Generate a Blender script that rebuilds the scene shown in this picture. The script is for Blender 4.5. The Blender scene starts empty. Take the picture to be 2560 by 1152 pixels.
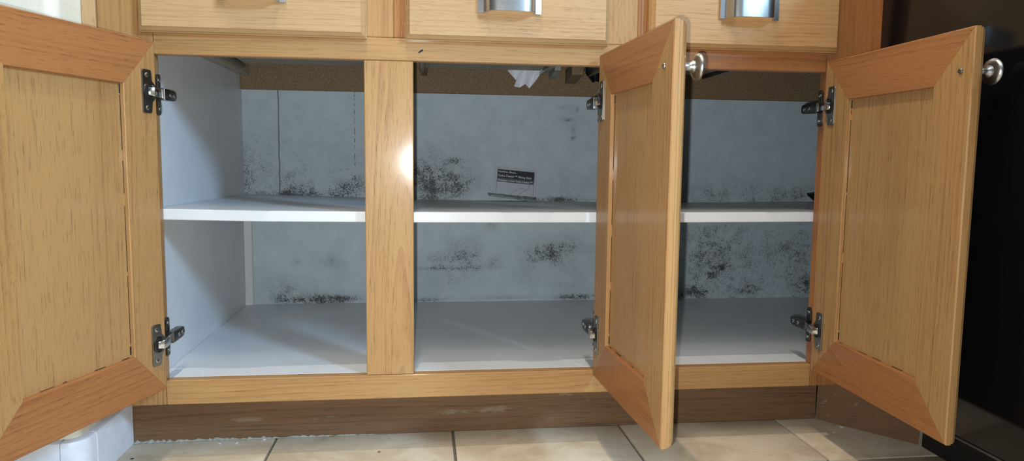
import bpy, bmesh, math, random
from mathutils import Vector, Matrix
from math import sin, cos, pi, sqrt, exp
random.seed(7)
scene = bpy.context.scene
COL = scene.collection

# ------------------------------------------------------------------ camera
CAM = Vector((0.0934, -1.1436, 0.4826)); YAW, PITCH, ROLL, FPX = 0.1229, -0.1000, 0.0109, 1777.74
FW = Vector((sin(YAW)*cos(PITCH), cos(YAW)*cos(PITCH), sin(PITCH)))
_rt = Vector((cos(YAW), -sin(YAW), 0)); _up = _rt.cross(FW)
RT = cos(ROLL)*_rt + sin(ROLL)*_up; UP = -sin(ROLL)*_rt + cos(ROLL)*_up
cd = bpy.data.cameras.new('camera'); cam = bpy.data.objects.new('camera', cd); COL.objects.link(cam)
cd.sensor_width = 36; cd.sensor_fit = 'HORIZONTAL'; cd.lens = FPX/2560*36; cd.clip_start = 0.02
cam.matrix_world = Matrix(((RT.x, UP.x, -FW.x, CAM.x), (RT.y, UP.y, -FW.y, CAM.y), (RT.z, UP.z, -FW.z, CAM.z), (0, 0, 0, 1)))
scene.camera = cam
def at(u, v, axis, val):                       # photo pixel -> point on the plane axis = val
    d = RT*((u-1280)/FPX) - UP*((v-576)/FPX) + FW
    return CAM + d*((val-CAM[axis])/d[axis])

# ------------------------------------------------------------------ world, light, exposure
def lin(r, g, b):
    f = lambda c: (c/255/12.92) if c/255 <= .04045 else ((c/255+.055)/1.055)**2.4
    return (f(r), f(g), f(b))
w = bpy.data.worlds.new('world'); scene.world = w; w.use_nodes = True
w.node_tree.nodes['Background'].inputs[0].default_value = (.55, .72, 1, 1)
w.node_tree.nodes['Background'].inputs[1].default_value = 1.0
vs = scene.view_settings
vs.view_transform = 'Standard'; vs.look = 'None'; vs.gamma = 1; vs.use_curve_mapping = False; vs.exposure = 0.0
def light(name, kind, loc, energy, color, **kw):
    l = bpy.data.lights.new(name, kind); l.energy = energy; l.color = color
    for k, v in kw.items(): setattr(l, k, v)
    o = bpy.data.objects.new(name, l); COL.objects.link(o); o.location = loc
    return o
def aim(o, target):
    o.rotation_euler = (Vector(target)-o.location).to_track_quat('-Z', 'Y').to_euler()
# the phone's own flash, just left of and below its lens
fl = light('phone_flash', 'SPOT', (0.077, -1.141, 0.470), 37.5, (.92, .97, 1), shadow_soft_size=.004, spot_size=math.radians(112), spot_blend=1.0)
aim(fl, fl.location+FW)
# daylight through the window in the right-hand wall
WIN = (1.45, -1.70, 1.47)
wl = light('window_daylight', 'AREA', (1.43, -1.70, 1.47), 74, (.43, .69, 1), shape='RECTANGLE', size=.38, size_y=.38)
aim(wl, (0.43, -1.70, 1.47))
LAMPS = [(0.02, -.36, 54), (.05, -.66, 7), (-.02, -.84, 9), (.0, -1.0, 15), (.02, -1.17, 8), (-.03, -1.34, 8), (.02, -1.55, 8)]   # x, y, power: downlight, then track bulbs, several added to stripe the cabinet floor

# ------------------------------------------------------------------ nodes / materials
def nt(name):
    m = bpy.data.materials.new(name); m.use_nodes = True
    t = m.node_tree; return m, t, t.nodes['Principled BSDF']
def N(t, kind, **kw):
    n = t.nodes.new(kind)
    for k, v in kw.items():
        if k == 'ins':
            for i, x in v.items(): n.inputs[i].default_value = x
        else: setattr(n, k, v)
    return n
def L(t, a, b): t.links.new(a, b)
def math_(t, op, a, b=None, c=None, clamp=False):
    n = N(t, 'ShaderNodeMath', operation=op); n.use_clamp = clamp
    for i, x in enumerate((a, b, c)):
        if x is None: continue
        if isinstance(x, (int, float)): n.inputs[i].default_value = x
        else: L(t, x, n.inputs[i])
    return n.outputs[0]
def mix(t, fac, a, b, mode='MIX'):
    n = N(t, 'ShaderNodeMix', data_type='RGBA', blend_type=mode)
    for s, x in ((n.inputs[0], fac), (n.inputs[6], a), (n.inputs[7], b)):
        if isinstance(x, (int, float)): s.default_value = x
        elif isinstance(x, (tuple, list)): s.default_value = (*x[:3], 1)
        else: L(t, x, s)
    return n.outputs[2]
def noise(t, vec, scale, detail=3, rough=.5, dist=0):
    n = N(t, 'ShaderNodeTexNoise', ins={'Scale': scale, 'Detail': detail, 'Roughness': rough, 'Distortion': dist})
    L(t, vec, n.inputs['Vector']); return n.outputs['Fac']
def vscale(t, vec, s):
    n = N(t, 'ShaderNodeVectorMath', operation='MULTIPLY'); L(t, vec, n.inputs[0]); n.inputs[1].default_value = s
    return n.outputs[0]
def mrange(t, x, a, b, c=0, d=1, smooth=True):
    n = N(t, 'ShaderNodeMapRange'); n.interpolation_type = 'SMOOTHSTEP' if smooth else 'LINEAR'
    L(t, x, n.inputs[0]); n.inputs[1].default_value = a; n.inputs[2].default_value = b
    n.inputs[3].default_value = c; n.inputs[4].default_value = d
    return n.outputs[0]
def bump(t, p, h, strength=.3, dist=.001):
    n = N(t, 'ShaderNodeBump', ins={'Strength': strength, 'Distance': dist}); L(t, h, n.inputs['Height']); L(t, n.outputs[0], p.inputs['Normal'])

def wood(name, light_c, dark_c, pore_c, ring=.0075, rough=.48, coat=.28, contrast=.75, pores=.6, scuff=None, blotch=.25):
    m, t, p = nt(name)
    g = N(t, 'ShaderNodeAttribute', attribute_name='gc').outputs['Vector']
    warp = noise(t, vscale(t, g, (9, 9, 1.6)), 1.0, 2)
    warp2 = noise(t, vscale(t, g, (45, 45, 5)), 1.0, 2)
    s = N(t, 'ShaderNodeSeparateXYZ'); L(t, g, s.inputs[0])
    r = math_(t, 'SQRT', math_(t, 'ADD', math_(t, 'MULTIPLY', s.outputs[0], s.outputs[0]), math_(t, 'MULTIPLY', s.outputs[1], s.outputs[1])))
    r = math_(t, 'ADD', r, math_(t, 'MULTIPLY', math_(t, 'SUBTRACT', warp, .5), .035))
    r = math_(t, 'ADD', r, math_(t, 'MULTIPLY', math_(t, 'SUBTRACT', warp2, .5), .006))
    cr = N(t, 'ShaderNodeCombineXYZ'); L(t, r, cr.inputs[0]); L(t, math_(t, 'MULTIPLY', s.outputs[2], .02), cr.inputs[1])
    rn = noise(t, cr.outputs[0], 95, 2); rm = noise(t, cr.outputs[0], 60, 2)
    r = math_(t, 'ADD', r, math_(t, 'MULTIPLY', math_(t, 'SUBTRACT', rn, .5), .016))
    wv = math_(t, 'FRACT', math_(t, 'DIVIDE', r, ring))
    ringv = math_(t, 'POWER', wv, 2.2)                       # slow rise, sharp fall: early to late wood
    edge = mrange(t, wv, .93, 1.0, 1, 0)
    ringv = math_(t, 'MULTIPLY', math_(t, 'MULTIPLY', ringv, edge), mrange(t, rm, .35, .65, .25, 1))
    fine = noise(t, vscale(t, g, (420, 420, 9)), 1.0, 3, .6)
    por = mrange(t, noise(t, vscale(t, g, (750, 750, 22)), 1.0, 2, .55), .58, .70)
    por = math_(t, 'MULTIPLY', por, math_(t, 'MULTIPLY_ADD', ringv, .7, .45))
    bl = noise(t, vscale(t, g, (14, 14, 2.5)), 1.0, 3)
    fac = math_(t, 'MULTIPLY', ringv, contrast)
    fac = math_(t, 'ADD', fac, math_(t, 'MULTIPLY', math_(t, 'SUBTRACT', fine, .5), .9))
    fac = math_(t, 'ADD', fac, math_(t, 'MULTIPLY', math_(t, 'SUBTRACT', bl, .5), blotch*4), clamp=True)
    c = mix(t, fac, light_c, dark_c)
    c = mix(t, math_(t, 'MULTIPLY', por, pores), c, pore_c)
    if scuff:
        sc = mrange(t, noise(t, vscale(t, g, (55, 55, 9)), 1.0, 5, .7), .60, .70)
        c = mix(t, math_(t, 'MULTIPLY', sc, .7), c, scuff)
    L(t, c, p.inputs['Base Color'])
    p.inputs['Roughness'].default_value = rough
    p.inputs['Coat Weight'].default_value = coat; p.inputs['Coat Roughness'].default_value = .13
    p.inputs['Specular IOR Level'].default_value = .3
    h = math_(t, 'SUBTRACT', math_(t, 'MULTIPLY', fine, .4), por)
    bump(t, p, h, .5, .0006)
    return m
def plain(name, c, rough=.5, metal=0, nscale=0, amt=.1, coat=0, spec=None, bump_s=0):
    m, t, p = nt(name); p.inputs['Roughness'].default_value = rough; p.inputs['Metallic'].default_value = metal
    p.inputs['Coat Weight'].default_value = coat
    if spec is not None: p.inputs['Specular IOR Level'].default_value = spec
    tc = N(t, 'ShaderNodeTexCoord').outputs['Object']
    n = noise(t, tc, nscale or 30, 4, .6)
    k = mrange(t, n, .3, .7, 1-amt, 1+amt)
    mm = N(t, 'ShaderNodeVectorMath', operation='SCALE'); mm.inputs[0].default_value = c[:3]; L(t, k, mm.inputs['Scale'])
    L(t, mm.outputs[0], p.inputs['Base Color'])
    if bump_s: bump(t, p, n, bump_s, .001)
    return m
M = {}
M['oak'] = wood('honey_oak', lin(172, 132, 83), lin(136, 92, 48), lin(104, 66, 34), contrast=.6)
M['oak_front'] = wood('pale_oak', lin(182, 149, 107), lin(152, 112, 71), lin(126, 86, 50), contrast=.5)
M['oak_door'] = wood('golden_oak', lin(165, 125, 78), lin(132, 90, 50), lin(94, 60, 33), contrast=.75, ring=.009)
M['oak_panel'] = wood('oak_veneer', lin(164, 126, 80), lin(138, 98, 56), lin(100, 66, 36), contrast=.45, ring=.011, pores=.75, blotch=.4)
M['oak_warm'] = wood('warm_oak', lin(182, 140, 92), lin(152, 106, 62), lin(116, 76, 42), contrast=.5)
M['oak_red'] = wood('reddish_oak', lin(156, 103, 60), lin(124, 74, 40), lin(88, 50, 27), contrast=.7, ring=.009)
M['oak_stain'] = wood('stained_oak', lin(160, 108, 60), lin(110, 68, 36), lin(72, 42, 22), contrast=.9)
M['kick'] = wood('weathered_kick_board', lin(112, 84, 58), lin(74, 50, 32), lin(52, 36, 26), rough=.6, coat=0, contrast=.5, scuff=lin(136, 120, 98), blotch=.35)
M['white'] = plain('white_melamine', lin(206, 208, 210), .38, nscale=8, amt=.03)
M['hardboard'] = plain('brown_hardboard', lin(124, 102, 74), .8, nscale=260, amt=.28)
M['drawer_wood'] = plain('drawer_underside', lin(170, 158, 138), .7, nscale=60, amt=.1)
M['nickel'] = plain('nickel_plate', lin(150, 146, 138), .28, 1, nscale=90, amt=.08)
M['dark_nickel'] = plain('dark_nickel', lin(104, 102, 98), .3, 1, nscale=90, amt=.1)
M['chrome'] = plain('chrome', lin(214, 212, 208), .12, 1, nscale=60, amt=.04)
M['satin'] = plain('brushed_nickel', lin(196, 194, 190), .3, 1, nscale=240, amt=.06)
M['near_black'] = plain('shade_and_speck_black', lin(18, 17, 16), .7)  # near-black painted in for shade in recesses and slots; also a floor speck
M['gap'] = plain('dark_brown_joint', lin(66, 44, 28), .8, nscale=200, amt=.4)  # brown for the dark lines in the panel joints
M['black'] = plain('black_gloss_enamel', lin(13, 13, 15), .10, nscale=20, amt=.1, coat=0, spec=.35)
M['black_matte'] = plain('black_plastic', lin(16, 16, 17), .55)
M['black_cloth'] = plain('black_bag_film', lin(12, 12, 13), .5)
M['steel_edge'] = plain('grey_trim', lin(88, 84, 80), .4, .6)
M['paper'] = plain('white_paper', lin(224, 228, 236), .7, nscale=50, amt=.04)
M['cover'] = plain('booklet_cover', lin(176, 182, 194), .35, nscale=30, amt=.03)
M['print_dark'] = plain('dark_print', lin(40, 42, 50), .4)
M['print_grey'] = plain('grey_print', lin(84, 88, 98), .4)
M['print_white'] = plain('white_print', lin(225, 228, 234), .5)
M['print_line'] = plain('line_print', lin(70, 74, 82), .5)
M['sleeve'] = plain('grey_sleeve_film', lin(120, 134, 134), .18, nscale=120, amt=.3)
M['wall'] = plain('cream_wall_paint', lin(226, 222, 204), .75, nscale=160, amt=.03, bump_s=.25)
M['base'] = plain('white_trim_paint', lin(226, 228, 234), .4, nscale=45, amt=.05, bump_s=.5)
M['ceiling'] = plain('white_ceiling_paint', lin(200, 196, 188), .8)
M['far_wall'] = plain('brown_kitchen_wall', lin(96, 88, 86), .7)
M['grout'] = plain('grey_grout', lin(112, 100, 86), .9, nscale=120, amt=.25)
M['crumb'] = plain('crumb', lin(150, 108, 62), .8)
M['flake'] = plain('paint_flake', lin(226, 224, 218), .7)
M['caulk'] = plain('old_caulk', lin(150, 150, 140), .7, nscale=80, amt=.2)

def tile_mat():
    m, t, p = nt('beige_ceramic_tile'); tc = N(t, 'ShaderNodeTexCoord').outputs['Object']
    oi = N(t, 'ShaderNodeObjectInfo').outputs['Random']
    ad = N(t, 'ShaderNodeVectorMath', operation='ADD'); L(t, tc, ad.inputs[0])
    cx = N(t, 'ShaderNodeCombineXYZ'); L(t, math_(t, 'MULTIPLY', oi, 40), cx.inputs[0]); L(t, cx.outputs[0], ad.inputs[1])
    v = ad.outputs[0]
    a = noise(t, v, 9, 5, .6, .6); b = noise(t, v, 70, 4, .6)
    c = mix(t, mrange(t, a, .35, .68), lin(208, 195, 172), lin(186, 168, 142))
    c = mix(t, math_(t, 'MULTIPLY', mrange(t, b, .55, .75), .35), c, lin(158, 134, 106))
    L(t, c, p.inputs['Base Color']); p.inputs['Roughness'].default_value = .35
    bump(t, p, a, .15, .002); return m
M['tile'] = tile_mat()

def mold_mat():
    m, t, p = nt('mouldy_white_back_board'); tc = N(t, 'ShaderNodeTexCoord').outputs['Object']
    k = N(t, 'ShaderNodeAttribute', attribute_name='mould').outputs['Fac']
    n1 = noise(t, tc, 330, 4, .65); n2 = noise(t, tc, 70, 4, .65); n3 = noise(t, tc, 22, 3, .6)
    nf = noise(t, tc, 620, 3, .7)
    val = math_(t, 'ADD', math_(t, 'MULTIPLY', n1, .5), math_(t, 'MULTIPLY', nf, .5))
    kk = math_(t, 'MULTIPLY', k, mrange(t, math_(t, 'ADD', math_(t, 'MULTIPLY', n2, .6), math_(t, 'MULTIPLY', n3, .4)), .36, .62, .35, 1.3, False))
    d = mrange(t, math_(t, 'MULTIPLY_ADD', kk, .17, val), .63, .73)
    d = math_(t, 'MULTIPLY', d, mrange(t, k, .02, .35))
    haze = math_(t, 'MULTIPLY', math_(t, 'MULTIPLY', k, .36), math_(t, 'ADD', math_(t, 'MULTIPLY', n1, .9), math_(t, 'SUBTRACT', n2, .05)), clamp=True)
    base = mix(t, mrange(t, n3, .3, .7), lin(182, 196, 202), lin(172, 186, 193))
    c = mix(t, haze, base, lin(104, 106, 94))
    c = mix(t, math_(t, 'MULTIPLY', d, mrange(t, k, .25, 1.2, .34, .92)), c, lin(44, 43, 42))
    # thin stained seams
    s = N(t, 'ShaderNodeSeparateXYZ'); L(t, tc, s.inputs[0])
    for x0, wd, z0, z1, br in ((-.2458, .0013, .385, .70, .30), (-.0712, .0010, .41, .70, .52)):
        wob = math_(t, 'MULTIPLY', math_(t, 'SUBTRACT', noise(t, tc, 25, 2), .5), .004)
        dx = math_(t, 'ABSOLUTE', math_(t, 'SUBTRACT', math_(t, 'ADD', s.outputs[0], wob), x0))
        ln = mrange(t, dx, wd*.5, wd*1.4, 1, 0)
        ln = math_(t, 'MULTIPLY', ln, mrange(t, s.outputs[2], z0, z0+.02))
        ln = math_(t, 'MULTIPLY', ln, mrange(t, noise(t, tc, 130, 2), br-.12, br+.06))
        c = mix(t, math_(t, 'MULTIPLY', ln, .8), c, lin(48, 46, 38))
    L(t, c, p.inputs['Base Color']); p.inputs['Roughness'].default_value = .6
    bump(t, p, val, .12, .001); return m
M['mould'] = mold_mat()

# ------------------------------------------------------------------ mesh helpers
def new(name, bm, mat, parent=None, smooth=False, grain=None, off=None):
    """link a bmesh as one object; grain = (axis along, across, thickness); off = ring centre offsets"""
    bmesh.ops.recalc_face_normals(bm, faces=bm.faces[:])
    me = bpy.data.meshes.new(name); bm.to_mesh(me); bm.free()
    mats = mat if isinstance(mat, (list, tuple)) else [mat]
    for x in mats: me.materials.append(M[x])
    if smooth:
        for f in me.polygons: f.use_smooth = True
        try: me.set_sharp_from_angle(angle=math.radians(38))
        except Exception: pass
    if grain:
        al, ac, th = grain
        o = off or (random.uniform(.02, .09)*random.choice((-1, 1)), random.uniform(.015, .05), random.uniform(-.06, .06))
        oz = random.uniform(0, 20)
        a = me.attributes.new('gc', 'FLOAT_VECTOR', 'POINT')
        for i, v in enumerate(me.vertices):
            c = v.co
            a.data[i].vector = (c[ac]+o[0], c[th]+o[1]+o[2]*c[al], c[al]+oz)
    ob = bpy.data.objects.new(name, me); COL.objects.link(ob)
    if parent: ob.parent = parent
    return ob
def tag(o, label=None, cat=None, group=None, kind=None):
    for k, v in (('label', label), ('category', cat), ('group', group), ('kind', kind)):
        if v: o[k] = v
    return o
def empty(name, loc=(0, 0, 0)):
    o = bpy.data.objects.new(name, None); COL.objects.link(o); o.location = loc; o.empty_display_size = .05; return o
def add_box(bm, x0, x1, y0, y1, z0, z1, bev=0, seg=1, mi=0):
    v = [bm.verts.new((x, y, z)) for x in (x0, x1) for y in (y0, y1) for z in (z0, z1)]
    fs = [bm.faces.new([v[i] for i in q]) for q in ((0, 1, 3, 2), (4, 6, 7, 5), (0, 4, 5, 1), (2, 3, 7, 6), (0, 2, 6, 4), (1, 5, 7, 3))]
    for f in fs: f.material_index = mi
    if bev:
        es = list({e for f in fs for e in f.edges})
        r = bmesh.ops.bevel(bm, geom=es, offset=bev, segments=seg, affect='EDGES', profile=.5)
        for f in r['faces']: f.material_index = mi
    return v
def box(name, b, mat, parent=None, bev=.0012, grain=None, off=None, seg=1, smooth=False):
    bm = bmesh.new(); add_box(bm, *b, bev=bev, seg=seg)
    return new(name, bm, mat, parent, grain=grain, off=off, smooth=smooth)
def lathe(bm, prof, n=28, org=(0, 0, 0), ax=(0, 0, 1), mi=0):
    ax = Vector(ax).normalized(); a = ax.orthogonal().normalized(); b = ax.cross(a); org = Vector(org)
    rows = []
    for r, h in prof:
        if r < 1e-6: rows.append([bm.verts.new(org+ax*h)])
        else: rows.append([bm.verts.new(org+ax*h+(a*cos(2*pi*i/n)+b*sin(2*pi*i/n))*r) for i in range(n)])
    for p, q in zip(rows, rows[1:]):
        for i in range(n):
            j = (i+1) % n
            f = [p[i % len(p)], p[j % len(p)], q[j % len(q)], q[i % len(q)]]
            f = list(dict.fromkeys(f))
            if len(f) > 2:
                bm.faces.new(f).material_index = mi
def prism(bm, pts, d, origin=(0, 0, 0), ux=(1, 0, 0), uy=(0, 0, 1), bev=0, mi=0, seg=1):
    """extrude a 2D outline pts (in ux,uy) by vector d"""
    o = Vector(origin); ux = Vector(ux); uy = Vector(uy); d = Vector(d)
    a = [bm.verts.new(o+ux*x+uy*y) for x, y in pts]; b = [bm.verts.new(v.co+d) for v in a]
    n = len(a); fs = [bm.faces.new(a), bm.faces.new(b[::-1])]
    top = list(fs[1].edges)
    for i in range(n): fs.append(bm.faces.new((a[i], b[i], b[(i+1) % n], a[(i+1) % n])))
    for f in fs: f.material_index = mi
    if bev:
        r = bmesh.ops.bevel(bm, geom=top, offset=bev, segments=seg, affect='EDGES', profile=.5)
        for f in r['faces']: f.material_index = mi
def rrect(w, h, r, n=4, cx=0, cy=0):
    pts = []
    for sx, sy, a0 in ((1, 1, 0), (-1, 1, 90), (-1, -1, 180), (1, -1, 270)):
        for i in range(n+1):
            a = math.radians(a0+90*i/n)
            pts.append((cx+sx*(w/2-r)+r*cos(a), cy+sy*(h/2-r)+r*sin(a)))
    return pts

# ------------------------------------------------------------------ room shell
RX0, RX1, RY0, RY1, RH = -3.0, 1.45, -4.6, .63, 2.42
floor = box('floor', (RX0, RX1, RY0, RY1, -.06, -.0035), 'grout', bev=0); tag(floor, kind='structure')
T = .3031; GX, GY, GAP = .1425, -.098, .0045
tm = None
ix = 0
for i in range(-11, 5):
    for j in range(-15, 3):
        x0, y0 = GX+i*T, GY+j*T
        if x0 > RX1 or y0 > .3 or x0+T < RX0 or y0+T < RY0: continue
        if tm is None:
            bm = bmesh.new(); h = (T-GAP)/2
            add_box(bm, -h, h, -h, h, -.008, 0, bev=.0016, seg=2)
            o = new('tile', bm, 'tile', floor, smooth=True); tm = o.data
        else:
            o = bpy.data.objects.new('tile', tm); COL.objects.link(o); o.parent = floor
        o.location = (x0+T/2, y0+T/2, random.uniform(-.0004, .0002))
def struct(name, b, mat): return tag(box(name, b, mat, bev=0), kind='structure')
struct('wall_back', (RX0, RX1+.1, RY1, RY1+.1, 0, RH), 'wall')
struct('wall_front', (RX0, RX1+.1, RY0-.1, RY0, 0, RH), 'far_wall')
struct('wall_left', (RX0-.1, RX0, RY0-.1, RY1+.1, 0, RH), 'far_wall')
struct('ceiling', (RX0-.1, RX1+.2, RY0-.1, RY1+.1, RH, RH+.08), 'ceiling')
# right wall with a window opening
bm = bmesh.new(); wy0, wy1, wz0, wz1 = WIN[1]-.36, WIN[1]+.36, WIN[2]-.36, WIN[2]+.36
for b in ((RY0-.1, wy0, 0, RH), (wy1, RY1+.1, 0, RH), (wy0, wy1, 0, wz0), (wy0, wy1, wz1, RH)):
    add_box(bm, RX1, RX1+.1, *b)
tag(new('wall_right', bm, 'wall'), kind='structure')
bm = bmesh.new()
for b in ((wy0, wy0+.04, wz0, wz1), (wy1-.04, wy1, wz0, wz1), (wy0+.04, wy1-.04, wz0, wz0+.04), (wy0+.04, wy1-.04, wz1-.04, wz1)):
    add_box(bm, RX1+.03, RX1+.08, *b, bev=.003)
tag(new('window_1', bm, 'base'), kind='structure')
# stub wall at the left end of the cabinet, with a rounded outside corner
def corner_path(x, y, r, n=8):                       # outside corner at (x, y), room on +x / -y side
    return [(x-r+r*cos(a), y+r+r*sin(a)) for a in (-pi/2+pi/2*i/n for i in range(n+1))]
bm = bmesh.new(); pts = [(RX0, RY1-.002), (RX0, -.079)] + corner_path(-.4075, -.079, .018) + [(-.4075, RY1-.002)]
prism(bm, pts, (0, 0, RH-.001), ux=(1, 0, 0), uy=(0, 1, 0))
tag(new('wall_stub', bm, 'wall', smooth=True), kind='structure')
bb = empty('baseboard_left', (-.40, -.05, 0)); tag(bb, kind='structure')
def base_piece(name, inner, outer, h=.072):
    bm = bmesh.new(); n = len(inner); r = .006
    rows = []
    for (ix_, iy), (ox, oy) in zip(inner, outer):
        dx, dy = ox-ix_, oy-iy; l = sqrt(dx*dx+dy*dy); dx /= l; dy /= l
        rows.append([bm.verts.new((x+.40, y+.05, z)) for x, y, z in ((ix_, iy, 0), (ox, oy, 0), (ox, oy, h-r), (ox-dx*r*.3, oy-dy*r*.3, h-r*.3), (ox-dx*r, oy-dy*r, h), (ix_, iy, h))])
    for p, q in zip(rows, rows[1:]):
        for i in range(6): bm.faces.new((p[i], p[(i+1) % 6], q[(i+1) % 6], q[i]))
    bm.faces.new(rows[0]); bm.faces.new(rows[-1][::-1])
    return new(name, bm, 'base', bb, smooth=True)
wi, wo, jy, jx = -.4075, -.3925, -.050, -.418
base_piece('board', [(wi, .079), (wi, jy+.001)], [(wo, .079), (wo, jy+.001)])
ci = [(wi, jy)] + corner_path(wi, -.079, .018)[::-1] + [(jx-.006, -.079)]
co = [(wo-.001, jy)] + corner_path(wo-.001, -.093, .030)[::-1] + [(jx-.006, -.093)]
base_piece('corner_block', ci, co)
base_piece('board', [(jx-.007, -.079), (RX0, -.079)], [(jx-.007, -.094), (RX0, -.094)])

# ------------------------------------------------------------------ base cabinet
D, ZT, ZB, ZR, YK, XS = .5931, .6335, .1309, .0917, .0802, -.3274
FT = .019; ZTOP = .876; ZM = .668
XL, M1, M2, XR, XE = -.31, (0, .076), (.380, .462), .765, .860
cab = empty('base_cabinet'); tag(cab, 'honey oak kitchen base cabinet with three open doors and mouldy white inside', 'cabinet')
gz, gx = (2, 0, 1), (0, 2, 1)
box('stile', (-.387, XL, 0, FT, ZR, ZTOP), 'oak_door', cab, grain=gz)
box('stile', (XR, XE, 0, FT, ZR, ZTOP), 'oak_red', cab, grain=gz)
box('mullion', (M1[0], M1[1], .0003, FT, ZB+.0004, ZT-.0004), 'oak', cab, grain=gz, off=(-.058, .012, .035))
box('mullion', (M2[0], M2[1], .0003, FT, ZB+.0004, ZT-.0004), 'oak', cab, grain=gz)
box('mullion', (M1[0], .046, .0003, FT, ZM+.0004, .838), 'oak', cab, grain=gz)
box('mullion', (.0461, M1[1], .0005, FT, ZM+.0004, .838), 'oak_stain', cab, grain=gz)
box('mullion', (M2[0], .436, .0003, FT, ZM+.0004, .838), 'oak', cab, grain=gz)
box('mullion', (.4361, M2[1], .0005, FT, ZM+.0004, .838), 'oak_stain', cab, grain=gz)
box('rail', (XL+.0004, .4208, 0, FT, ZT, ZM), 'oak', cab, grain=gx, off=(.02, .03, .01))
box('rail', (.4212, XR-.0004, 0, FT, ZT, ZM), 'oak_red', cab, grain=gx, off=(.03, .03, .04))
box('rail', (XL+.0004, .4208, 0, FT, ZR, ZB), 'oak', cab, grain=gx, off=(-.05, .02, -.03))
box('rail', (.4212, XR-.0004, 0, FT, ZR, ZB), 'oak_door', cab, grain=gx, off=(-.04, .02, .03))
box('rail', (XL+.0004, XR-.0004, 0, FT, .8385, ZTOP), 'oak', cab, grain=gx)
box('filler_strip', (-.407, -.3875, -.004, FT, ZR, ZTOP), 'oak_front', cab, grain=gz)
# knocked-out black pit in the rail beside the mullion
p0 = at(1052, 129, 1, 0)
bm = bmesh.new(); prism(bm, [(-.0040, -.0026), (-.0008, -.0016), (.0036, .0012), (.0034, .0034), (.0010, .0030), (-.0030, -.0002)], (0, -.0006, 0), origin=p0)
new('dent', bm, 'near_black', cab)
RXI = 1.32                                            # the blind corner runs on to the right
box('side_panel', (XS-.016, XS, FT+.0004, D+.012, ZR, ZTOP), 'white', cab, bev=0)
box('side_panel', (RXI, RXI+.016, FT+.0004, D+.012, ZR, ZTOP), 'white', cab, bev=0)
box('side_panel', (XE-.016, RXI, FT+.0004, FT+.016, ZR, ZTOP), 'white', cab, bev=0)
box('bottom_panel', (XS+.0004, RXI-.0004, FT+.0004, D-.0004, ZB-.017, ZB-.0004), 'white', cab, bev=.0008)
box('top_panel', (XS+.0004, RXI-.0004, FT+.0004, D-.0004, ZTOP-.018, ZTOP), 'drawer_wood', cab, bev=0)
# mouldy back board: the stain mask is a mesh attribute
BL = [  # pixel centre, radii, strength of the mould patches as they grew on the board
 (760, 430, 170, 70, .36), (640, 400, 60, 120, .26), (700, 487, 110, 9, .85), (885, 478, 60, 34, .95), (740, 470, 40, 24, .7), (620, 450, 14, 60, .6),
 (1080, 450, 110, 50, .45), (1120, 466, 62, 24, 1.25), (1140, 401, 20, 8, 1.0), (1050, 438, 40, 24, .6), (1060, 495, 70, 7, .6), (1420, 470, 90, 40, .42), (1400, 500, 110, 7, 1.1),
 (1780, 485, 260, 50, .55), (2000, 490, 90, 40, .5), (800, 370, 240, 80, .26), (1110, 390, 150, 60, .34), (1440, 300, 40, 50, .22),
 (826, 655, 26, 15, .85), (742, 655, 9, 4, .7), (790, 752, 85, 11, 1.25), (730, 728, 60, 26, .6), (850, 744, 70, 12, .75), (690, 725, 60, 40, .35),
 (1145, 608, 30, 22, .6), (1190, 630, 26, 40, .6), (1090, 645, 45, 16, .7), (1145, 645, 34, 22, .7), (1110, 670, 90, 5, .75), (1235, 655, 18, 16, .8), (1150, 690, 70, 25, .5),
 (1350, 630, 95, 36, .55), (1365, 632, 40, 24, .7), (1440, 610, 50, 26, .5), (1430, 690, 60, 60, .55), (1320, 690, 40, 40, .5), (1450, 743, 60, 8, 1.3), (1250, 744, 80, 4, .9),
 (1080, 725, 70, 40, .45), (1230, 562, 14, 10, .9), (1420, 299, 15, 3, 1.2), (1433, 328, 4, 13, .9), (1432, 346, 7, 4, 1.2), (1404, 268, 13, 3, .7), (1442, 275, 5, 10, .7), (1060, 750, 60, 6, .8),
 (1750, 640, 110, 130, .55), (1900, 640, 170, 130, .42), (2010, 650, 90, 120, .42), (1735, 730, 60, 18, 1.1), (1800, 668, 20, 6, 1.3), (1780, 686, 12, 8, 1.1), (1875, 725, 40, 20, .9), (2020, 720, 50, 30, .9)]
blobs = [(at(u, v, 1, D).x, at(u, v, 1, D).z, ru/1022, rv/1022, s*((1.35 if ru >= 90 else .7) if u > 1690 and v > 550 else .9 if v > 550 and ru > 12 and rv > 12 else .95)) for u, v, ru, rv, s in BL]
bm = bmesh.new(); NX, NZ = 300, 150; bx0, bx1, bz0, bz1 = XS-.016, RXI, ZR, .86
gv = [[bm.verts.new((bx0+(bx1-bx0)*i/NX, D, bz0+(bz1-bz0)*j/NZ)) for j in range(NZ+1)] for i in range(NX+1)]
for i in range(NX):
    for j in range(NZ): bm.faces.new((gv[i][j], gv[i+1][j], gv[i+1][j+1], gv[i][j+1]))
back_vals = []
for row in gv:
    for v in row:
        k = .04
        for x, z, rx, rz, s in blobs:
            q = ((v.co.x-x)/rx)**2+((v.co.z-z)/rz)**2
            if q < 9: k += s*exp(-q*.8)
        if v.co.x > .47: k *= .9
        back_vals.append(min(k, 1.5))
outer = [bm.verts.new((x, D+.010, z)) for x, z in ((bx0, bz0), (bx1, bz0), (bx1, bz1), (bx0, bz1))]
bm.faces.new(outer); back_vals += [0]*4
ob = new('back_board', bm, 'mould', cab, smooth=False)
a = ob.data.attributes.new('mould', 'FLOAT', 'POINT')
for i, k in enumerate(back_vals): a.data[i].value = k
ob['label'] = 'white back board spotted with black mould'
box('hardboard_rail', (XS+.0004, RXI-.001, D-.012, D-.0004, .6365, .76), 'hardboard', cab)
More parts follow.
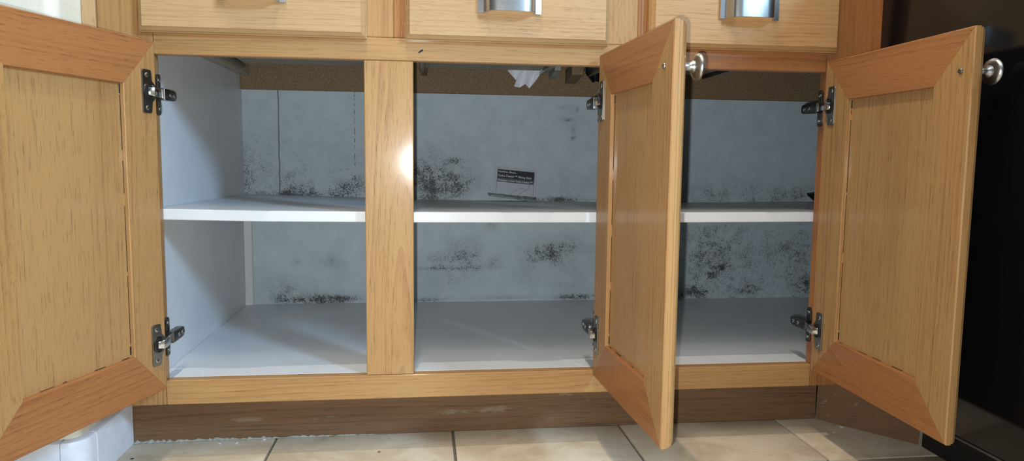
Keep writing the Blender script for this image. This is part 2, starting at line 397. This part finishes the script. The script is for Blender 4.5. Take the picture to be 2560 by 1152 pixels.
# painted corner batten in the lower compartment and cleat under the drawer slide
bm = bmesh.new(); prism(bm, [(XS+.0004, D-.0004), (XS+.0004, D-.016), (XS+.015, D-.006), (XS+.017, D-.0004)], (0, 0, .243), origin=(0, 0, ZB), uy=(0, 1, 0))
new('corner_batten', bm, 'white', cab)
# toe kick, angled return to the appliance
box('toe_kick', (-.4070, .8270, YK, YK+.016, .0005, ZR+.012), 'kick', cab, grain=gx, off=(.1, .05, .0))
a_, b_ = Vector((.8280, .0792)), Vector((.9400, -.0560)); dv = (b_-a_); dn = Vector((-dv.y, dv.x)).normalized()*.012
bm = bmesh.new(); prism(bm, [tuple(a_), tuple(b_), tuple(b_+dn), tuple(a_+dn)], (0, 0, .112), origin=(0, 0, .0005), uy=(0, 1, 0))
o = new('toe_kick_return', bm, 'kick', cab, grain=(0, 2, 1), off=(.2, .05, 0))
bm = bmesh.new(); n = 90; rows = []                       # crust of old sealant left along the foot of the board
for i in range(n+1):
    x = -.392+.42*i/n; h = max(.0008, .006*(1-i/n)**.5*random.uniform(.3, 1.1)); dpt = random.uniform(.002, .006)*(1-.6*i/n)
    rows.append([bm.verts.new(c) for c in ((x, YK-.0002, .0004), (x, YK-dpt, .0004), (x, YK-dpt*.5, h*.7), (x, YK-.0002, h))])
for p, q in zip(rows, rows[1:]):
    for i in range(4): bm.faces.new((p[i], p[(i+1) % 4], q[(i+1) % 4], q[i]))
bm.faces.new(rows[0]); bm.faces.new(rows[-1][::-1])
new('sealant_crust', bm, 'caulk', cab)
box('corner_filler', (XE-.014, XE, -.066, -.0004, ZR, ZTOP), 'oak_red', cab, grain=(2, 1, 0))

# ------------------------------------------------------------------ drawers (fronts overlay the frame)
def pull_handle(parent, cx, z0, y0):
    prof = [(-.0495, 0), (-.0495, -.0045), (-.0405, -.006), (-.0375, -.011), (-.0345, -.021), (-.031, -.0245), (-.02, -.0262), (0, -.0270)]
    prof = prof + [(-x, y) for x, y in prof[:-1][::-1]]
    inn = [(-.0408, -.0), (-.0385, -.0035), (-.0350, -.010), (-.0318, -.0185), (-.0290, -.0215), (-.019, -.0230), (0, -.0238)]
    inn = inn + [(-x, y) for x, y in inn[:-1][::-1]]
    bm = bmesh.new(); prism(bm, prof+inn[::-1], (0, 0, .034), origin=(cx, y0, z0), uy=(0, 1, 0))
    return new('handle', bm, 'satin', parent, smooth=True)
def drawer(x0, x1, hz, seed, mat='oak_front'):
    random.seed(seed)
    z0, z1, yb, t = .6640, .8300, -.0006, .0195
    bm = bmesh.new(); prof = [(.0, 0), (0, .0085), (.0012, .0095), (.0022, .0125), (.0055, .0165), (.0075, t)]
    rings = []
    for ins, dep in prof:
        rings.append([bm.verts.new((x, yb-dep, z)) for x, z in ((x0+ins, z0+ins), (x1-ins, z0+ins), (x1-ins, z1-ins), (x0+ins, z1-ins))])
    bm.faces.new(rings[0]); bm.faces.new(rings[-1][::-1])
    for p, q in zip(rings, rings[1:]):
        for i in range(4): bm.faces.new((p[i], p[(i+1) % 4], q[(i+1) % 4], q[i]))
    d = new('drawer', bm, mat, cab, grain=gx, off=(random.uniform(-.2, -.1), .03, random.uniform(-.08, .08)))
    d['label'] = 'pale oak drawer front with brushed metal pull'
    bx = (x0+.028, x1-.028)
    box('drawer_bottom', (bx[0]+.012, bx[1]-.012, .021, .487, .6855, .6905), 'drawer_wood', d, bev=0)
    for xa in (bx[0], bx[1]-.0116): box('drawer_side', (xa, xa+.0116, .021, .50, .6855, .79), 'drawer_wood', d, bev=0)
    box('drawer_back', (bx[0]+.012, bx[1]-.012, .488, .50, .6855, .78), 'drawer_wood', d, bev=0)
    pull_handle(d, (x0+x1)/2-.0005, hz, yb-t)
    return d
drawer(-.3246, .0054, .7108, 3); drawer(.0638, .3855, .7064, 4); drawer(.4515, .7762, .7105, 11, 'oak_warm')
def slide(x, s):
    bm = bmesh.new()
    add_box(bm, min(x, x+s*.010), max(x, x+s*.010), .03, .505, .676, .684, bev=.001)
    add_box(bm, min(x+s*.0004, x+s*.003), max(x+s*.0004, x+s*.003), .03, .506, .6842, .716, bev=.0006)
    new('slide_rail', bm, 'nickel', cab, smooth=True)
slide(-.3060, 1); slide(-.0145, -1); slide(.0830, 1); slide(.3665, -1); slide(.4710, 1); slide(.7570, -1)
box('cleat', (XS+.0004, -.3064, .03, D-.0125, .668, .700), 'drawer_wood', cab)
for x, z, mt in ((.086, .677, 'nickel'), (.392, .675, 'caulk'), (.432, .666, 'hardboard')):
    bm = bmesh.new(); prism(bm, [(.50, z+.012), (.50, .70), (D-.0126, .70), (D-.0126, z)], (.014 if z > .67 else .026, 0, 0), origin=(x, 0, 0), ux=(0, 1, 0), uy=(0, 0, 1)); new('slide_bracket', bm, mt, cab)

# ------------------------------------------------------------------ doors
DZ0, DZ1, ST, TH = .1266, .6482, .0668, .0195
HZ = (.5745, .1997)
def frame_piece(name, mat, parent, L0, horizontal, base, flip, m, w_total):
    """mitred frame member swept along its length; profile across (w) and thickness (t); t=0 is the inside face"""
    prof = [(.0015, 0), (0, .0015), (0, .0075), (.0012, .0085), (.0012, .0110), (.0035, .0155), (.0075, .0190), (.0085, TH),
            (ST-.006, TH), (ST-.001, .0150), (ST, .0140), (ST, .0010), (ST-.001, 0)]
    bm = bmesh.new(); A, B = [], []
    for wv, t in prof:
        for lst, al in ((A, wv+.0002), (B, L0-wv-.0002)):
            ww = wv if not flip else w_total-wv
            lst.append(bm.verts.new((al, -m*t, ww+base) if horizontal else (ww, -m*t, al+base)))
    n = len(prof)
    bm.faces.new(A); bm.faces.new(B[::-1])
    for i in range(n): bm.faces.new((A[i], B[i], B[(i+1) % n], A[(i+1) % n]))
    g = (0, 2, 1) if horizontal else (2, 0, 1)
    return new(name, bm, mat, parent, grain=g, off=(random.choice((-1, 1))*random.uniform(.03, .09), random.uniform(.015, .03), random.uniform(-.12, .12)))
def door(hx, hy, th, W, m, xe, ks, seed, label, mats, arm_len=.050):
    random.seed(seed)
    H = DZ1-DZ0; dz = DZ0
    bm = bmesh.new(); add_box(bm, ST-.008, W-ST+.008, min(-m*.0065, -m*.0125), max(-m*.0065, -m*.0125), ST-.008, H-ST+.008)
    d = new('door', bm, mats[1], cab, grain=(2, 0, 1), off=(random.uniform(.12, .2), .03, .03)); d['label'] = label
    d.location = (hx, hy, dz); d.rotation_euler = (0, 0, th)
    frame_piece('stile', mats[0], d, H, False, 0, False, m, W); frame_piece('stile', mats[0], d, H, False, 0, True, m, W)
    frame_piece('rail', mats[2], d, W, True, 0, False, m, H); frame_piece('rail', mats[2], d, W, True, 0, True, m, H)
    # dark strips standing in for open gaps between panel and frame
    for (s0, z0, s1, z1) in ((ST+.0004, ST+.004, ST+.0020, ST+.016), (ST+.0004, H-ST-.014, ST+.0016, H-ST-.0012)):
        bm = bmesh.new(); add_box(bm, s0, s1, min(-m*.0055, -m*.0066), max(-m*.0055, -m*.0066), z0, z1); new('gap', bm, 'near_black', d)
    def gap(b):
        bm = bmesh.new(); add_box(bm, *b); new('gap', bm, 'gap', d)
    ya, yb2 = min(-m*.0058, -m*.0064), max(-m*.0058, -m*.0064)
    k0 = .004
    while k0 < W-2*ST-.02:                                    # broken dark line along the bottom and hinge side of the panel
        k1 = k0+random.uniform(.006, .025); gap((ST+k0, min(ST+k1, W-ST), ya, yb2, ST+.0002, ST+random.uniform(.0006, .0012))); k0 = k1+random.uniform(.01, .05)
    k0 = .02
    while k0 < H-2*ST-.02:
        k1 = min(k0+random.uniform(.04, .12), H-2*ST-.016); gap((ST+.0002, ST+random.uniform(.0006, .0012), ya, yb2, ST+k0, ST+k1)); k0 = k1+random.uniform(.004, .02)
    # knob outside, screw head inside
    bm = bmesh.new()
    lathe(bm, [(.0, 0), (.0070, 0), (.0066, .002), (.0052, .005), (.0048, .010), (.0058, .0135), (.0078, .0155), (.0080, .0165), (.0076, .0172), (.0135, .0190), (.0160, .0208), (.0166, .0228), (.0158, .0248), (.0120, .0268), (.006, .0282), (0, .0286)], 36, org=(ks, -m*TH, .5966-dz), ax=(0, -m, 0))
    new('knob', bm, 'satin', d, smooth=True)
    bm = bmesh.new(); o3 = (ks, m*.0002, .5966-dz)
    lathe(bm, [(0, 0), (.0040, 0), (.0040, .0006), (.0034, .0016), (.0018, .0022), (0, .0024)], 20, org=o3, ax=(0, m, 0))
    for a3, b3 in ((.0020, .0004), (.0004, .0020)): add_box(bm, ks-a3, ks+a3, min(m*.0018, m*.0027), max(m*.0018, m*.0027), o3[2]-b3, o3[2]+b3, mi=1)
    new('knob_screw', bm, ['nickel', 'dark_nickel'], d, smooth=True)
    inv = (Matrix.Translation((hx, hy, dz)) @ Matrix.Rotation(th, 4, 'Z')).inverted()
    sg = 1 if m > 0 else -1                                   # arm stands off the stile edge toward the opening
    for hz in HZ:
        zc = hz-dz
        # door plate: flange with rounded ends and the round cup boss toward the hinge edge
        pts = []
        c, rr = .0180, .0165
        a1 = math.acos((c-.0120)/rr)
        for i in range(13):
            a = pi-a1+2*a1*i/12; pts.append((c+rr*cos(a), rr*sin(a)))
        # pts run from (.0120,+) over the boss to (.0120,-)
        fl = [(.0120, -.0285), (.0130, -.0305), (.0150, -.0313), (.0285, -.0313), (.0305, -.0303), (.0313, -.0285), (.0313, .0285), (.0305, .0303), (.0285, .0313), (.0150, .0313), (.0130, .0305), (.0120, .0285)]
        bm = bmesh.new(); prism(bm, pts+fl, (0, m*.0022, 0), origin=(0, m*.0001, zc), ux=(1, 0, 0), uy=(0, 0, 1), bev=.0008, seg=2)
        hp = new('hinge_plate', bm, 'nickel' , d)
        bm = bmesh.new()                                       # cup recess: shallow bowl with a raised rim, blackened to stand for deep shade
        lathe(bm, [(.0118, 0), (.0122, .0012), (.0112, .0016), (.0104, .0004), (.0, .0002)], 24, org=(.0175, m*.0022, zc), ax=(0, m, 0), mi=0)
        for f in bm.faces:
            if max((v.co-Vector((.0175, v.co.y, zc))).length for v in f.verts) < .0106: f.material_index = 1
        new('hinge_cup', bm, ['dark_nickel', 'near_black'], d, smooth=True)
        for dzz in (.0235, -.0235):
            bm = bmesh.new(); o3 = (.0220, m*.0021, zc+dzz)
            lathe(bm, [(0, 0), (.0036, 0), (.0036, .0005), (.0026, .0012), (0, .0014)], 16, org=o3, ax=(0, m, 0))
            for a3, b3 in ((.0019, .00035), (.00035, .0019)): add_box(bm, .022-a3, .022+a3, min(m*.0033, m*.0037), max(m*.0033, m*.0037), o3[2]-b3, o3[2]+b3, mi=1)
            new('screw', bm, ['chrome', 'near_black'], d, smooth=True)
        # chrome link from the cup to the arm
        P = [inv @ Vector((hx, hy, hz))]                       # dummy keeps order clear
        p_arm = inv @ Vector((xe+sg*.0085, .006, hz)); p_cup = Vector((.0170, m*.0045, zc))
        mid = (p_arm+p_cup)/2+Vector((0, m*.003, 0))
        path = [p_cup+Vector((.002, -m*.003, 0)), p_cup+Vector((-.002, m*.002, 0)), mid, p_arm]
        bm = bmesh.new(); rows = []
        for i, q in enumerate(path):
            tg = (path[min(i+1, 3)]-path[max(i-1, 0)]).normalized(); nn = Vector((0, 0, 1)).cross(tg).normalized()*.0032
            hh = .0066 if i else .0052
            rows.append([bm.verts.new(q+nn+Vector((0, 0, hh))), bm.verts.new(q-nn+Vector((0, 0, hh))), bm.verts.new(q-nn-Vector((0, 0, hh))), bm.verts.new(q+nn-Vector((0, 0, hh)))])
        for r1, r2 in zip(rows, rows[1:]):
            for i in range(4): bm.faces.new((r1[i], r1[(i+1) % 4], r2[(i+1) % 4], r2[i]))
        bm.faces.new(rows[0]); bm.faces.new(rows[-1][::-1])
        bmesh.ops.bevel(bm, geom=[e for e in bm.edges], offset=.0007, segments=2, affect='EDGES', profile=.5)
        new('hinge_link', bm, 'chrome', d, smooth=True)
        # arm and wing plate on the stile's inner edge (cabinet side)
        bm = bmesh.new(); x1, x2 = xe+sg*.0040, xe+sg*.0150
        pr = [(.001, .0088), (.001, -.0088), (arm_len*.75, -.0080), (arm_len-.004, -.0076), (arm_len, -.0050), (arm_len, .0050), (arm_len-.004, .0076), (arm_len*.75, .0080)]
        prism(bm, pr, (x2-x1, 0, 0), origin=(x1, 0, hz), ux=(0, 1, 0), uy=(0, 0, 1), bev=.0016, seg=2)
        arm = new('hinge_arm', bm, 'dark_nickel', cab, smooth=True)
        bm = bmesh.new()
        for yy in (.024, .040):
            lathe(bm, [(0, 0), (.0034, 0), (.0034, .0006), (.0024, .0010), (0, .0010)], 16, org=(x2, yy, hz), ax=(sg, 0, 0), mi=0)
            add_box(bm, min(x2+sg*.0009, x2+sg*.0014), max(x2+sg*.0009, x2+sg*.0014), yy-.0019, yy+.0019, hz-.0004, hz+.0004, mi=1)
        add_box(bm, min(x2-sg*.0002, x2+sg*.0005), max(x2-sg*.0002, x2+sg*.0005), .0435, .0475, hz-.0022, hz+.0022, mi=1)
        new('screw', bm, ['chrome', 'near_black'], arm, smooth=True)
        bm = bmesh.new()
        prism(bm, rrect(.0125, .0615, .005, cx=.0105, cy=-.0005), (sg*.0032, 0, 0), origin=(xe+sg*.0002, 0, hz), ux=(0, 1, 0), uy=(0, 0, 1), bev=.0007)
        for dzz in (.0215, -.0215):
            lathe(bm, [(0, 0), (.0034, 0), (.0034, .0008), (0, .0013)], 14, org=(xe+sg*.0034, .0105, hz+dzz), ax=(sg, 0, 0), mi=1)
        new('mounting_plate', bm, ['dark_nickel', 'chrome'], cab, smooth=True)
    return d
door(-.2991, -.0243, 4.4062, .3208, 1, XL, .2950, 21, 'oak door swung wide open on the left, inside face showing', ('oak_door', 'oak_panel', 'oak_red'))
door(.3699, -.0161, -1.5299, .3080, -1, M2[0], .2814, 33, 'oak door standing open square to the cabinet in the middle', ('oak_door', 'oak_panel', 'oak_red'))
door(.7533, -.0200, -1.5849, .3262, -1, XR, .3067, 45, 'oak door open on the right beside the black appliance', ('oak_door', 'oak_panel', 'oak_red'))

# ------------------------------------------------------------------ shelf (sags a little, loose board)
fu = [(410, 522), (660, 527), (913, 529), (1035, 530), (1485, 531), (1703, 531), (2036, 530)]
bu = [(609, 484), (905, 493), (1033, 498), (1480, 504), (1710, 506), (2034, 503)]
def interp(pts, x):
    if x <= pts[0][0]: return pts[0][1]
    for (a, b), (c, d) in zip(pts, pts[1:]):
        if x <= c: return b+(d-b)*(x-a)/(c-a)
    return pts[-1][1]
YS = .0215
fz = [(q.x, q.z) for q in (at(u, v, 1, YS) for u, v in fu)]; bz = [(q.x, q.z) for q in (at(u, v, 1, D) for u, v in bu)]
bm = bmesh.new(); n = 40; X0, X1 = XS+.001, RXI-.002; rows = []
for i in range(n+1):
    x = X0+(X1-X0)*i/n; zf, zb = interp(fz, x), interp(bz, x); t = .0172
    rows.append([bm.verts.new(c) for c in ((x, YS+.0012, zf), (x, D-.0008, zb), (x, D-.0008, zb-t), (x, YS+.0012, zf-t), (x, YS, zf-t+.001), (x, YS, zf-.001))])
for p, q in zip(rows, rows[1:]):
    for i in range(6): bm.faces.new((p[i], p[(i+1) % 6], q[(i+1) % 6], q[i]))
bm.faces.new(rows[0]); bm.faces.new(rows[-1][::-1])
new('shelf', bm, 'white', cab)['label'] = 'long white melamine shelf board halfway up inside'
def shelf_z(x, y): return interp(fz, x)+(interp(bz, x)-interp(fz, x))*(y-YS)/(D-YS)

# ------------------------------------------------------------------ appliance on the right
dw = empty('dishwasher', (.93, -.37, 0)); tag(dw, 'glossy black built-in dishwasher at right angles to the oak cabinet', 'dishwasher')
def dbox(name, b, mat, **k):
    o = box(name, (b[0]-.93, b[1]-.93, b[2]+.37, b[3]+.37, b[4], b[5]), mat, dw, **k); return o
dbox('body', (.835, 1.40, -.664, -.0705, .105, .868), 'black_matte', bev=.002)
dbox('door_panel', (.8105, .8345, -.6635, -.0708, .1140, .742), 'black', bev=.003, seg=3, smooth=True)
dbox('control_panel', (.8100, .8345, -.6635, -.0708, .745, .866), 'black', bev=.004, seg=3, smooth=True)
dbox('trim_strip', (.8103, .8345, -.6635, -.0708, .1105, .1136), 'steel_edge', bev=.0006)
dbox('kick_plate', (.930, .942, -.664, -.0712, .004, .104), 'black_matte', bev=.002)
for y in (-.095, -.64):
    bm = bmesh.new(); lathe(bm, [(0, 0), (.016, 0), (.016, .005), (.007, .008), (.007, .104)], 18, org=(.96-.93, y+.37, 0)); new('foot', bm, 'black_matte', dw, smooth=True)
box('caulk_bead', (.9345, .9400, -.0705, -.0590, .0005, .038), 'caulk', cab, bev=.0015)

# ------------------------------------------------------------------ things in the cabinet
def text(s, size, mat, parent, loc, shear=0, wide=1):
    c = bpy.data.curves.new('lettering', 'FONT'); c.body = s; c.size = size; c.shear = shear; c.resolution_u = 2; c.extrude = .00005
    tmp = bpy.data.objects.new('tmp', c); COL.objects.link(tmp)
    dg = bpy.context.evaluated_depsgraph_get(); me = bpy.data.meshes.new_from_object(tmp.evaluated_get(dg))
    COL.objects.unlink(tmp); bpy.data.objects.remove(tmp)
    xs = [v.co.x for v in me.vertices]; k = wide/(max(xs)-min(xs)); x0 = min(xs)
    for v in me.vertices: v.co = Vector(((v.co.x-x0)*k, 0 - v.co.z, v.co.y))
    me.materials.clear(); me.materials.append(M[mat])
    o = bpy.data.objects.new('lettering', me); COL.objects.link(o); o.parent = parent; o.location = loc; return o
bk = empty('booklet'); CW, CH = .1035, .076
xb, yb = .2565, .566
bk.location = (xb, yb, shelf_z(xb, yb)+.0098)
lean = math.atan2(.018, CH)
bk.rotation_euler = (-lean, math.radians(5.2), 0)
tag(bk, 'small white appliance instruction booklet leaning on the mouldy back board', 'booklet')
bm = bmesh.new(); add_box(bm, 0, CW, -.0003, .0003, 0, CH); new('cover', bm, 'cover', bk)
bm = bmesh.new()
for i in range(3): add_box(bm, .0006, CW-.0008, .0005+i*.0006, .0008+i*.0006, .0006, CH-.0008)
new('pages', bm, 'paper', bk)
bm = bmesh.new(); add_box(bm, 0, CW, .0024, .0030, 0, CH); new('cover', bm, 'cover', bk)
def cb(name, x0, x1, z0, z1, mat, y=-.00045): bm = bmesh.new(); add_box(bm, x0, x1, y, -.00031, z0, z1); return new(name, bm, mat, bk)
cb('title_band', .0075, CW-.0050, CH-.0310, CH-.0065, 'print_dark')
cb('subtitle_band', .0075, CW-.0050, CH-.0375, CH-.0280, 'print_grey', y=-.00050)
cb('border_line', .0072, .0078, .004, CH-.031, 'print_line'); cb('border_line', CW-.0056, CW-.0050, .004, CH-.031, 'print_line')
text('Hamilton Beach.', .0070, 'print_white', bk, (.0095, -.0006, CH-.0140), wide=.044)
text('Turbo-Twister\u2122 Mixing Stick', .0080, 'print_white', bk, (.0092, -.0006, CH-.0245), shear=.3, wide=.083)
text('M\u00e9langeur \u00e0 main Turbo-Twister\u2122', .0068, 'print_white', bk, (.0090, -.0006, CH-.0352), shear=.3, wide=.085)
# line drawing of the stick on the cover
def stroke(pts, wd=.0006):
    bm = bmesh.new()
    for (x0, z0), (x1, z1) in zip(pts, pts[1:]):
        d = Vector((x1-x0, 0, z1-z0)); nn = Vector((-d.z, 0, d.x)).normalized()*wd/2
        q = [Vector((x0, -.0005, z0))+nn, Vector((x0, -.0005, z0))-nn, Vector((x1, -.0005, z1))-nn, Vector((x1, -.0005, z1))+nn]
        vs_ = [bm.verts.new(v) for v in q]; w_ = [bm.verts.new(v+Vector((0, .0002, 0))) for v in q]
        bm.faces.new(vs_); bm.faces.new(w_[::-1])
        for i in range(4): bm.faces.new((vs_[i], w_[i], w_[(i+1) % 4], vs_[(i+1) % 4]))
    return new('drawing', bm, 'print_line', bk)
stroke([(.040, .006), (.046, .013), (.054, .020), (.062, .0245), (.070, .0265), (.076, .0255), (.079, .0235)])
stroke([(.056, .006), (.064, .0115), (.073, .0190), (.081, .0250), (.0855, .0285), (.087, .032), (.0865, .0375)])
# crumpled film sleeve that has slid down under it
bm = bmesh.new(); n = 10; A = []
for i in range(n+1):
    s = i/n; x = -.012+s*.118; j = random.uniform(-.0008, .0008)
    A.append([bm.verts.new((x, y, z)) for y, z in ((-.012+j, -.0005-.006*s*.9), (-.011+j, .004+j-.005*s), (-.003, .0065-.002*s+j), (-.0008, .0085+j), (-.0006, .0035))])
for p, q in zip(A, A[1:]):
    for i in range(4): bm.faces.new((p[i], p[i+1], q[i+1], q[i]))
o = new('plastic_sleeve', bm, 'sleeve', bk, smooth=True); md = o.modifiers.new('thick', 'SOLIDIFY'); md.thickness = .0004

# pleated paper poking down behind the middle drawer
YP = .516
up = [(1268, 150), (1290, 150), (1305, 150), (1318, 150), (1330, 150), (1342, 150), (1358, 150)]
mu = [(1270, 178), (1286, 178), (1300, 178), (1312, 178), (1324, 178), (1340, 178), (1355, 180)]
lo = [(1287, 199), (1286, 210), (1285, 217), (1300, 219), (1312, 209), (1324, 221), (1334, 208)]
lo = [(1286, 196), (1290, 200), (1285, 216), (1299, 219), (1313, 210), (1323, 221), (1337, 205)]
bm = bmesh.new(); R = []
for k, row in enumerate((up, mu, lo)):
    R.append([bm.verts.new(at(u, v, 1, YP+(.006 if i % 2 else -.004)*(1 if k else .5))) for i, (u, v) in enumerate(row)])
for p, q in zip(R, R[1:]):
    for i in range(6): bm.faces.new((p[i], p[i+1], q[i+1], q[i]))
o = new('paper_scrap', bm, 'paper'); md = o.modifiers.new('thick', 'SOLIDIFY'); md.thickness = .0005
tag(o, 'pleated scrap of white paper poking down behind the middle drawer', 'paper')
# black bag hanging behind the same drawer
bm = bmesh.new(); cols = [(1462, 175), (1466, 188), (1474, 196), (1482, 207), (1490, 203), (1500, 206), (1512, 198), (1522, 182)]
top_, mid_, bot_ = [], [], []
for i, (u, v) in enumerate(cols):
    y = .516+(.007 if i % 2 else -.005)
    top_.append(bm.verts.new(at(u, 140, 1, y))); mid_.append(bm.verts.new(at(u, 165, 1, y-.002))); bot_.append(bm.verts.new(at(u, v, 1, y)))
for p, q in ((top_, mid_), (mid_, bot_)):
    for i in range(len(cols)-1): bm.faces.new((p[i], p[i+1], q[i+1], q[i]))
o = new('plastic_bag', bm, 'black_cloth', smooth=True); md = o.modifiers.new('thick', 'SOLIDIFY'); md.thickness = .001
tag(o, 'black plastic bag sagging behind the drawer next to the paper scrap', 'bag')
# dark lump at the far right of the shelf
bm = bmesh.new(); bmesh.ops.create_icosphere(bm, subdivisions=3, radius=1)
c0 = at(2027, 497, 1, .50); random.seed(5)
for v in bm.verts:
    k = 1+.18*sin(v.co.x*7+v.co.z*5)+.12*sin(v.co.y*9-v.co.x*4)
    v.co = Vector((v.co.x*.040*k, v.co.y*.035*k, max(v.co.z, -.62)*.019*k))
zmin = min(v.co.z for v in bm.verts); xmin = min(v.co.x for v in bm.verts)
o = new('crumpled_cloth', bm, 'black_cloth', smooth=True); xx = c0.x-xmin-.003
o.location = (xx, .50, shelf_z(xx, .50)-zmin+.0005)
tag(o, 'black crumpled lump on the shelf behind the right door', 'cloth')
# crumbs on the floor
for (u, v, s, mt, nm, lb, ct) in ((948, 1129, .0030, 'crumb', 'crumb', 'brown crumb on the beige floor tile below the mullion', 'crumb'), (330, 1146, .0022, 'near_black', 'crumb', 'dark speck on the floor tile beside the white baseboard', 'crumb'),
        (549, 1108, .0028, 'flake', 'paint_flake', 'white paint flake by the toe kick, leftmost of the flakes', 'flake'), (592, 1107, .0024, 'flake', 'paint_flake', 'white paint flake by the toe kick, middle of the flakes', 'flake'), (661, 1098, .0030, 'flake', 'paint_flake', 'white paint flake by the toe kick, next to the grout line', 'flake'),
        (2104, 1067, .0030, 'flake', 'paint_flake', 'white flake on the floor below the right door', 'flake')):
    q = at(u, v, 2, .0006); bm = bmesh.new(); bmesh.ops.create_icosphere(bm, subdivisions=1, radius=s)
    for vv in bm.verts: vv.co = Vector((vv.co.x*1.5, vv.co.y*random.uniform(.7, 1.1), max(vv.co.z, -.3*s)*.35))
    zm = min(vv.co.z for vv in bm.verts)
    o = new(nm, bm, mt); o.location = (q.x, q.y, .0003-zm); o.rotation_euler = (0, 0, random.uniform(0, 3)); tag(o, lb, ct)

# ------------------------------------------------------------------ ceiling lamps, with track bulbs added for floor stripes (out of frame, above the photographer)
track = empty('stripe_track_light', (0, -1.15, RH-.02)); tag(track, 'unseen ceiling track light, extra bulbs added to stripe the cabinet floor', 'lamp')
bm = bmesh.new(); add_box(bm, -.02, .02, -.5, .55, -.005, .018, bev=.003); new('track', bm, 'base', track)
dl = empty('ceiling_downlight', (LAMPS[0][0], LAMPS[0][1], RH)); tag(dl, 'round ceiling downlight above the worktop edge', 'lamp')
bm = bmesh.new(); lathe(bm, [(.045, -.001), (.062, -.001), (.060, -.010), (.046, -.012), (.045, -.001)], 28); new('trim_ring', bm, 'base', dl, smooth=True)
for i, (x, y, pw) in enumerate(LAMPS):
    if i:
        bm = bmesh.new(); lathe(bm, [(.012, 0), (.030, -.02), (.033, -.07), (.030, -.07), (.026, -.02), (.012, -.004)], 20, org=(x, y+1.15, -.006)); new('lamp_head', bm, 'satin', track, smooth=True)
    zz = RH-.03 if i == 0 else RH-.10
    o = light('bulb_light', 'SPOT', (x, y, zz), pw, (1, .89, .74), shadow_soft_size=.012, spot_size=math.radians(165), spot_blend=.4)
